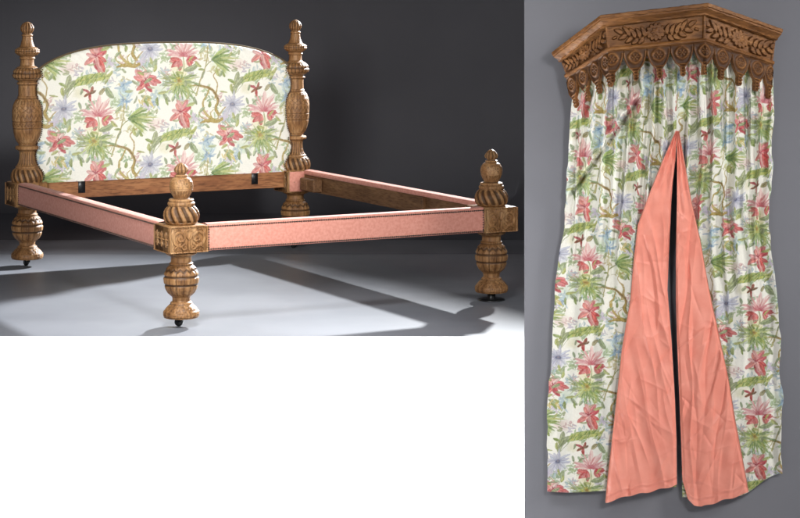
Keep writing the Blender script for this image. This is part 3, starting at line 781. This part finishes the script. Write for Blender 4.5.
# pendants
def pendant(k, a, per, dep, clipL=False, clipR=False):
    ex, dn, nr_ = sidesN[k]
    n, mm = 44, 80; S, B = np.meshgrid(np.linspace(-1, 1, n), np.linspace(0, 1, mm))
    wf = np.interp(B, [0, .2, .28, .38, .48, .58, .65, .70, .74, .78, .82, .86, .92, .97, 1], [1.01, 1.01, .98, .88, .78, .60, .42, .28, .22, .25, .28, .22, .26, .18, .02])
    x = S*wf*per/2
    o = led[k]+(led[k+1]-led[k])*a
    h = np.zeros_like(x)
    bb = B*dep
    # carved lozenge, flower and border
    cx, cy = x/(per/2), (B-.30)/.26
    r = np.sqrt((np.abs(cx)*1.2)**1.6+(np.abs(cy)*.95)**1.6); pet = .5+.5*np.cos(6*np.arctan2(cy, cx+1e-6))
    h += np.exp(-((r-.70)/.12)**2)*.9+np.exp(-(r/.17)**2)*1.0+np.exp(-((r-.36)/.12)**2)*.85*pet
    edge = (1-np.abs(S))*wf
    h += np.exp(-((edge-.07)/.07)**2)*.8*(B > .14)
    h += (B > .62)*(.5+.5*np.cos(B*70))*np.sqrt(np.clip(1-S**2, 0, 1))
    h += .5*np.exp(-((B-.05)/.03)**2)
    h = np.clip(h, 0, 1.2)
    D = .010+(h-1)*.0075
    if clipL: x = np.maximum(x, -clipL)
    if clipR: x = np.minimum(x, clipR)
    front = o+x[..., None]*ex+bb[..., None]*dn+(D*np.clip((1-np.abs(S))*12, 0, 1))[..., None]*nr_
    back = o+x[..., None]*ex+bb[..., None]*dn-nr_*.010
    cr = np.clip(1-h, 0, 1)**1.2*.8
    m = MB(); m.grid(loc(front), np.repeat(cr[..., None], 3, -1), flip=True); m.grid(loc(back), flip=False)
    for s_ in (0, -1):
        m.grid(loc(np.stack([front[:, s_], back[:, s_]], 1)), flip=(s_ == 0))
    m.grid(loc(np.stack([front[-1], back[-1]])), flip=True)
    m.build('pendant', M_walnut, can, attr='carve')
mpx = 9.15/F*1.01
LF = np.linalg.norm(led[2]-led[1]); LR = np.linalg.norm(led[3]-led[2]); LL = np.linalg.norm(led[1]-led[0])
dF = 33*mpx
for a in (.035, .277, .519, .760): pendant(1, a, LF*.241, dF, clipL=(.035*LF if a < .1 else False))
pendant(1, 1.0, LF*.241, dF*1.02, clipR=.002)
pendant(2, 0.0, LR*.27, dF*1.02, clipL=.002)
for a in (.262, .525, .775): pendant(2, a, LR*.255, dF)
pendant(2, .965, LR*.20, dF*1.1, clipR=.035*LR)
for a in (.09, .37, .65, .91): pendant(0, a, LL*.28, dF*1.05, clipL=(.09*LL if a < .1 else False), clipR=(.09*LL if a > .9 else False))

# ------------------------------------------------------------------ curtains
def tab(ys, xs): return lambda y: np.interp(y, ys, xs)
def wtop(px):                                          # how far the curtain heading stands off the board
    return np.interp(px, [560, 567, 608, 640, 705, 773, 780], [.025, .03, .245, .245, .245, .03, .02])
def ledgey(px): return np.interp(px, [560, 566, 608, 705, 773, 780], [80, 77, 50, 40, 63, 66])-4

def fall(y): return 1-.85*sst(70, 400, y)
def folds(s, y, seed, nf, side):
    """gathers at the heading, dying away down the cloth; s in 0..1 over the width"""
    g1 = fall(y)**1.3
    wv = (vnoise(s*9+y*.004, y*.012, seed)-.5)*1.6
    ph = s*nf*2*PI+wv*2.4+np.sin(y*.02+seed)*.5
    gth = np.cos(ph)*.6+np.cos(ph*1.93+1.3)*.32*vnoise(s*6, y*.02, seed+3)
    soft_ = (fbm(s*3.2+y*.003, y*.010, seed+9, 3)-.45)*2
    fine = (fbm(s*16+y*.01, y*.02, seed+15, 3)-.45)
    ridge = -np.abs(vnoise(s*7+y*.012, y*.006, seed+21)-.5)*2
    broad = np.sin(s*nf*.55*2*PI+wv*3+seed)*(.25+.75*vnoise(s*4, y*.008, seed+31))
    return gth*(.0015+.030*g1**1.3)+soft_*.010+fine*.005+ridge*.011*(1-g1*.5)+broad*.012*(1-g1*.5)

# left curtain
xl_L = tab([70, 90, 120, 150, 175, 188, 200, 225, 250, 280, 330, 400, 450, 500], [574, 573, 569.5, 567.5, 566.5, 566.5, 566, 563, 560, 557, 553, 549, 547, 546.5])
xi_L = tab([40, 100, 132, 160, 200, 240, 290, 340, 400, 440, 500], [677, 677, 677.5, 674.5, 671.5, 669, 667, 670.5, 674, 675.5, 676.5])
xr_R = tab([40, 60, 75, 110, 157, 206, 236, 265, 294, 340, 400, 473], [770, 771, 773, 774, 772.5, 769, 771, 774, 777, 780, 781.5, 781.5])
xi_R = tab([40, 100, 132, 160, 200, 250, 300, 340, 400, 440, 500], [676.5, 676.5, 676.5, 677, 677, 676, 676, 677, 679.5, 681, 682.5])
def curtain(name, xl, xr, hem, seed, nf, phase, gather, label, outer, diag=None):
    nx_, ny_ = 420, 860
    S, T = np.meshgrid(np.linspace(0, 1, nx_), np.linspace(0, 1, ny_))
    y = 60+T*400
    for it in range(4):
        x = xl(y)+(xr(y)-xl(y))*S
        y0 = ledgey(x); y1 = hem(S); y = y0+(y1-y0)*T
    # keep stitched edges a little uneven
    ew = (vnoise(y*.11, S*0, seed+40)-.5)*1.6+(vnoise(y*.035, S*0, seed+41)-.5)*3.0
    x = x+ew*np.where(outer < 0, (1-S)**6, S**6)*sst(90, 140, y)
    wt = wtop(x)
    sag = 1-sst(45, 300, y)
    base_w = .012+(wt-.012)*sag**1.15
    w = base_w+folds(S, y, seed, nf, 0)*np.clip(np.minimum(S, 1-S)*14, .15, 1)+.032
    if diag is not None:
        for (xa, ya, xb, yb, dep, wd) in diag:
            L2 = (xb-xa)**2+(yb-ya)**2; t = ((x-xa)*(xb-xa)+(y-ya)*(yb-ya))/L2
            dd = ((x-xa)*(yb-ya)-(y-ya)*(xb-xa))/math.sqrt(L2)
            env = sst(-.08, .12, t)*(1-sst(.85, 1.1, t))
            w = w-env*dep*np.exp(-(dd/wd)**2)+env*dep*.9*np.exp(-((dd+wd*2.2)/(wd*1.7))**2)
    w = np.maximum(w, .006)
    Pt = at(x, y, w)
    # pattern: measured along the cloth, which is bunched up at the heading
    gf = 1+(gather-1)*(1-sst(70, 330, y))
    ph_ = S*nf*2*PI
    if outer < 0: U = (x-xl(y))*gf+xl(460.)*0+553.0+ (xl(y)-553.0)*(y > 0)*.9
    else: U = 781.0-(xr(y)-x)*gf+(xr(y)-781.0)*.9
    U = (U-phase[0])*596/168+np.sin(S*nf*2*PI+.8)*9*fall(y)
    V = (y-phase[1])*430/104
    m = MB(); p0 = at(560 if outer < 0 else 775, 76, .03)
    m.grid(Pt-p0, print_col(U, V, 1.08), flip=True)
    o = m.build(name, M_printc, None, attr='print'); o.location = p0
    sd = o.modifiers.new('Solidify', 'SOLIDIFY'); sd.thickness = .0016; sd.offset = -1
    tag(o, label, 'curtain', 'floral curtains under the canopy')
    # heading visible surface -> function for the flap
    return o, p0
hemL = lambda s: 491.5+1.0*np.sin(s*9)-sst(.5, 1, s)*5
hemR = lambda s: 497-sst(.55, 1, s)*24+1.0*np.sin(s*7)
lc, pL = curtain('curtain', xl_L, xi_L, hemL, 7, 9, (591.5, 256), 1.75, 'left floral print curtain with coral lining folded back, outer edge toward the bed', -1,
                 [(641, 96, 571, 196, .048, 2.0), (655, 78, 636, 150, .022, 2.4), (600, 70, 576, 140, .020, 2.2)])
rc, pR = curtain('curtain', xi_R, xr_R, hemR, 23, 8, (759, 306), 1.7, 'right floral print curtain with coral lining folded back, below the lit side of the canopy', 1,
                 [(706, 60, 712, 150, .022, 2.2), (745, 70, 750, 240, .024, 2.4), (722, 110, 734, 290, .016, 2.4), (692, 62, 690, 120, .02, 2)])

def flap(parent, p0, xa, xb, ya, yb, seed, side):
    """folded back lining laid over the print"""
    nx_, ny_ = 200, 760
    S, T = np.meshgrid(np.linspace(0, 1, nx_), np.linspace(0, 1, ny_))
    y = ya+(460-ya)*T
    for it in range(4):
        y1 = yb(S); y = ya+(y1-ya)*T; x = xa(y)+(xb(y)-xa(y))*S
    sag = 1-sst(45, 300, y); base_w = .012+(wtop(x)-.012)*sag**1.15
    q = x+y*.16*side; cr = 0
    cre = np.zeros_like(x); rg = np.random.default_rng(seed)
    for k in range(230):
        cx_ = 600+rg.random()*150; cy_ = 135+rg.random()**.8*365
        if k < 44: ang = PI/2+.10*side+rg.normal()*.07; ln_ = 50+rg.random()*100; a_ = .004+rg.random()*.006; wd = 1.2+rg.random()*3.4
        elif k < 120: ang = PI/2+rg.normal()*.42; ln_ = 10+rg.random()*26; a_ = .0032+rg.random()*.0045; wd = 1.0+rg.random()*1.8
        else: ang = rg.random()*PI; ln_ = 6+rg.random()*13; a_ = .0018+rg.random()*.0036; wd = .8+rg.random()*1.4
        ca_, sa_ = math.cos(ang), math.sin(ang); dx_, dy_ = x-cx_, y-cy_
        al_ = dx_*ca_+dy_*sa_; ac_ = -dx_*sa_+dy_*ca_+np.sin(al_*.06+k)*1.6
        cre += (1 if k % 3 else -1)*a_*np.exp(-(np.sqrt(ac_**2+.35)-.6)/wd)*np.exp(-(al_/ln_)**4)
    f1 = (fbm(x*.05, y*.012, seed, 2)-.4)*1.2
    f2 = -np.abs(vnoise(x*.10+y*.02*side, y*.022, seed+3)-.5)*.9
    f3 = f4 = 0
    amp = .6+.8*sst(180, 300, y)*(1-.35*sst(380, 480, y))
    w = base_w+.064+amp*(f1*.016+f2*.012)+cre
    ed = np.minimum(S, 1-S); w = w-.010*(1-sst(0, .06, ed))
    w = w+.0035*np.exp(-((y1-y-8)/1.1)**2)-.002*np.exp(-((y1-y-5.5)/1.2)**2)
    w = np.maximum(w, base_w+.050)
    # apex gathers
    w += .006*np.cos(S*13)*(1-sst(140, 260, y))
    m = MB(); m.grid(at(x, y, w)-p0, flip=True)
    o = m.build('lining', M_lining, parent); sd = o.modifiers.new('Solidify', 'SOLIDIFY'); sd.thickness = .0012; sd.offset = -1
    # bound edge that shows dark against the print
    m = MB(); j = 0 if side < 0 else -1
    pts = at(x[:, j]+(-.25 if side < 0 else .25), y[:, j], w[:, j]+.001)-p0
    m.tube(pts[::4], .0011, 6); m.build('edge_binding', M_bind, o)
    return o
M_bind = plain('edge_binding', (.40, .20, .14), (.52, .30, .22), .7, 60)
faL = tab([130, 160, 190, 225, 260, 300, 350, 420, 480, 503], [676.5, 663, 651, 638, 634, 630.5, 622, 614.5, 607.5, 605.5])
fbL = tab([130, 160, 180, 200, 240, 290, 340, 400, 440, 500], [677.5, 675.5, 673, 671.5, 669.5, 667.5, 671.5, 675, 676.5, 677])
faR = tab([130, 160, 200, 250, 300, 340, 400, 440, 480, 507], [677, 677, 677, 676, 676, 677, 679.5, 681, 682.5, 690])
fbR = tab([130, 165, 200, 240, 290, 340, 377, 420, 446, 470, 495], [678.5, 685, 691, 700, 709, 720, 728, 735, 740, 744.5, 749])
flap(lc, pL, faL, fbL, 131, lambda s: np.interp(s, [0, .08, .3, .55, .9, 1], [503, 501, 496, 493, 487, 485])+.7*np.sin(s*23), 51, -1)
flap(rc, pR, faR, fbR, 131, lambda s: np.interp(s, [0, .08, .2, .6, .9, 1], [499, 505, 507, 500, 495, 492])+.7*np.sin(s*19), 77, 1)

# ------------------------------------------------------------------ light
w = bpy.data.worlds.new('World'); scene.world = w; w.use_nodes = True
w.node_tree.nodes['Background'].inputs[0].default_value = (.8, .87, 1, 1)
w.node_tree.nodes['Background'].inputs[1].default_value = .07
from mathutils import Vector
def aim(o, tgt): o.rotation_euler = (Vector(tgt)-o.location).to_track_quat('-Z', 'Y').to_euler()
def area(name, loc_, tgt, sx, sy, e, col=(1, 1, 1), spread=180):
    l = bpy.data.lights.new(name, 'AREA'); l.shape = 'RECTANGLE'; l.size = sx; l.size_y = sy; l.energy = e; l.color = col
    l.spread = math.radians(spread)
    o = bpy.data.objects.new(name, l); C.objects.link(o); o.location = loc_; aim(o, tgt); return o
def spot(name, loc_, tgt, e, ang, blend, rad, col=(1, 1, 1)):
    l = bpy.data.lights.new(name, 'SPOT'); l.energy = e; l.spot_size = math.radians(ang); l.spot_blend = blend; l.shadow_soft_size = rad; l.color = col
    o = bpy.data.objects.new(name, l); C.objects.link(o); o.location = loc_; aim(o, tgt); return o
spot('rear_key_lamp', (2.05, 16.9, 3.55), (-1.35, 10.2, 0), 11500, 48, .85, .17, (.94, .97, 1))
spot('front_lamp', (.9, 4.8, 3.3), (-1.35, 12.2, 1.02), 1850, 20, .9, .35, (1, .985, .95))
spot('floor_lamp', (-.5, 6.9, 4.7), (-.9, 9.15, 0), 1750, 40, 1.0, .6, (.95, .975, 1))
area('front_fill', (-1.5, 4.4, 2.1), (-.9, 11.0, .5), 1.2, 1.0, 31, (1, .98, .95), 56)  # added fill light to brighten posts and rails
area('board_fill', (2.4, 4.2, 2.6), (1.25, 9.1, .4), .8, .8, 15, (1, .99, .98), 60)  # added frontal fill for the board, canopy and curtains
area('right_softbox', (4.7, 6.9, 2.7), (1.2, 9.1, .5), .8, 1.2, 112, (1, .98, .96))
area('blank_front_fill', (-1.0, YF-.28, -1.12), (-1.0, YF, -.45), 3.6, .12, 160)  # added unseen light that burns the blank front out to white

# ------------------------------------------------------------------ render settings
scene.render.engine = 'CYCLES'
scene.view_settings.view_transform = 'Standard'; scene.view_settings.look = 'None'
scene.view_settings.exposure = 0; scene.view_settings.gamma = 1
scene.render.resolution_x = 1024; scene.render.resolution_y = 663
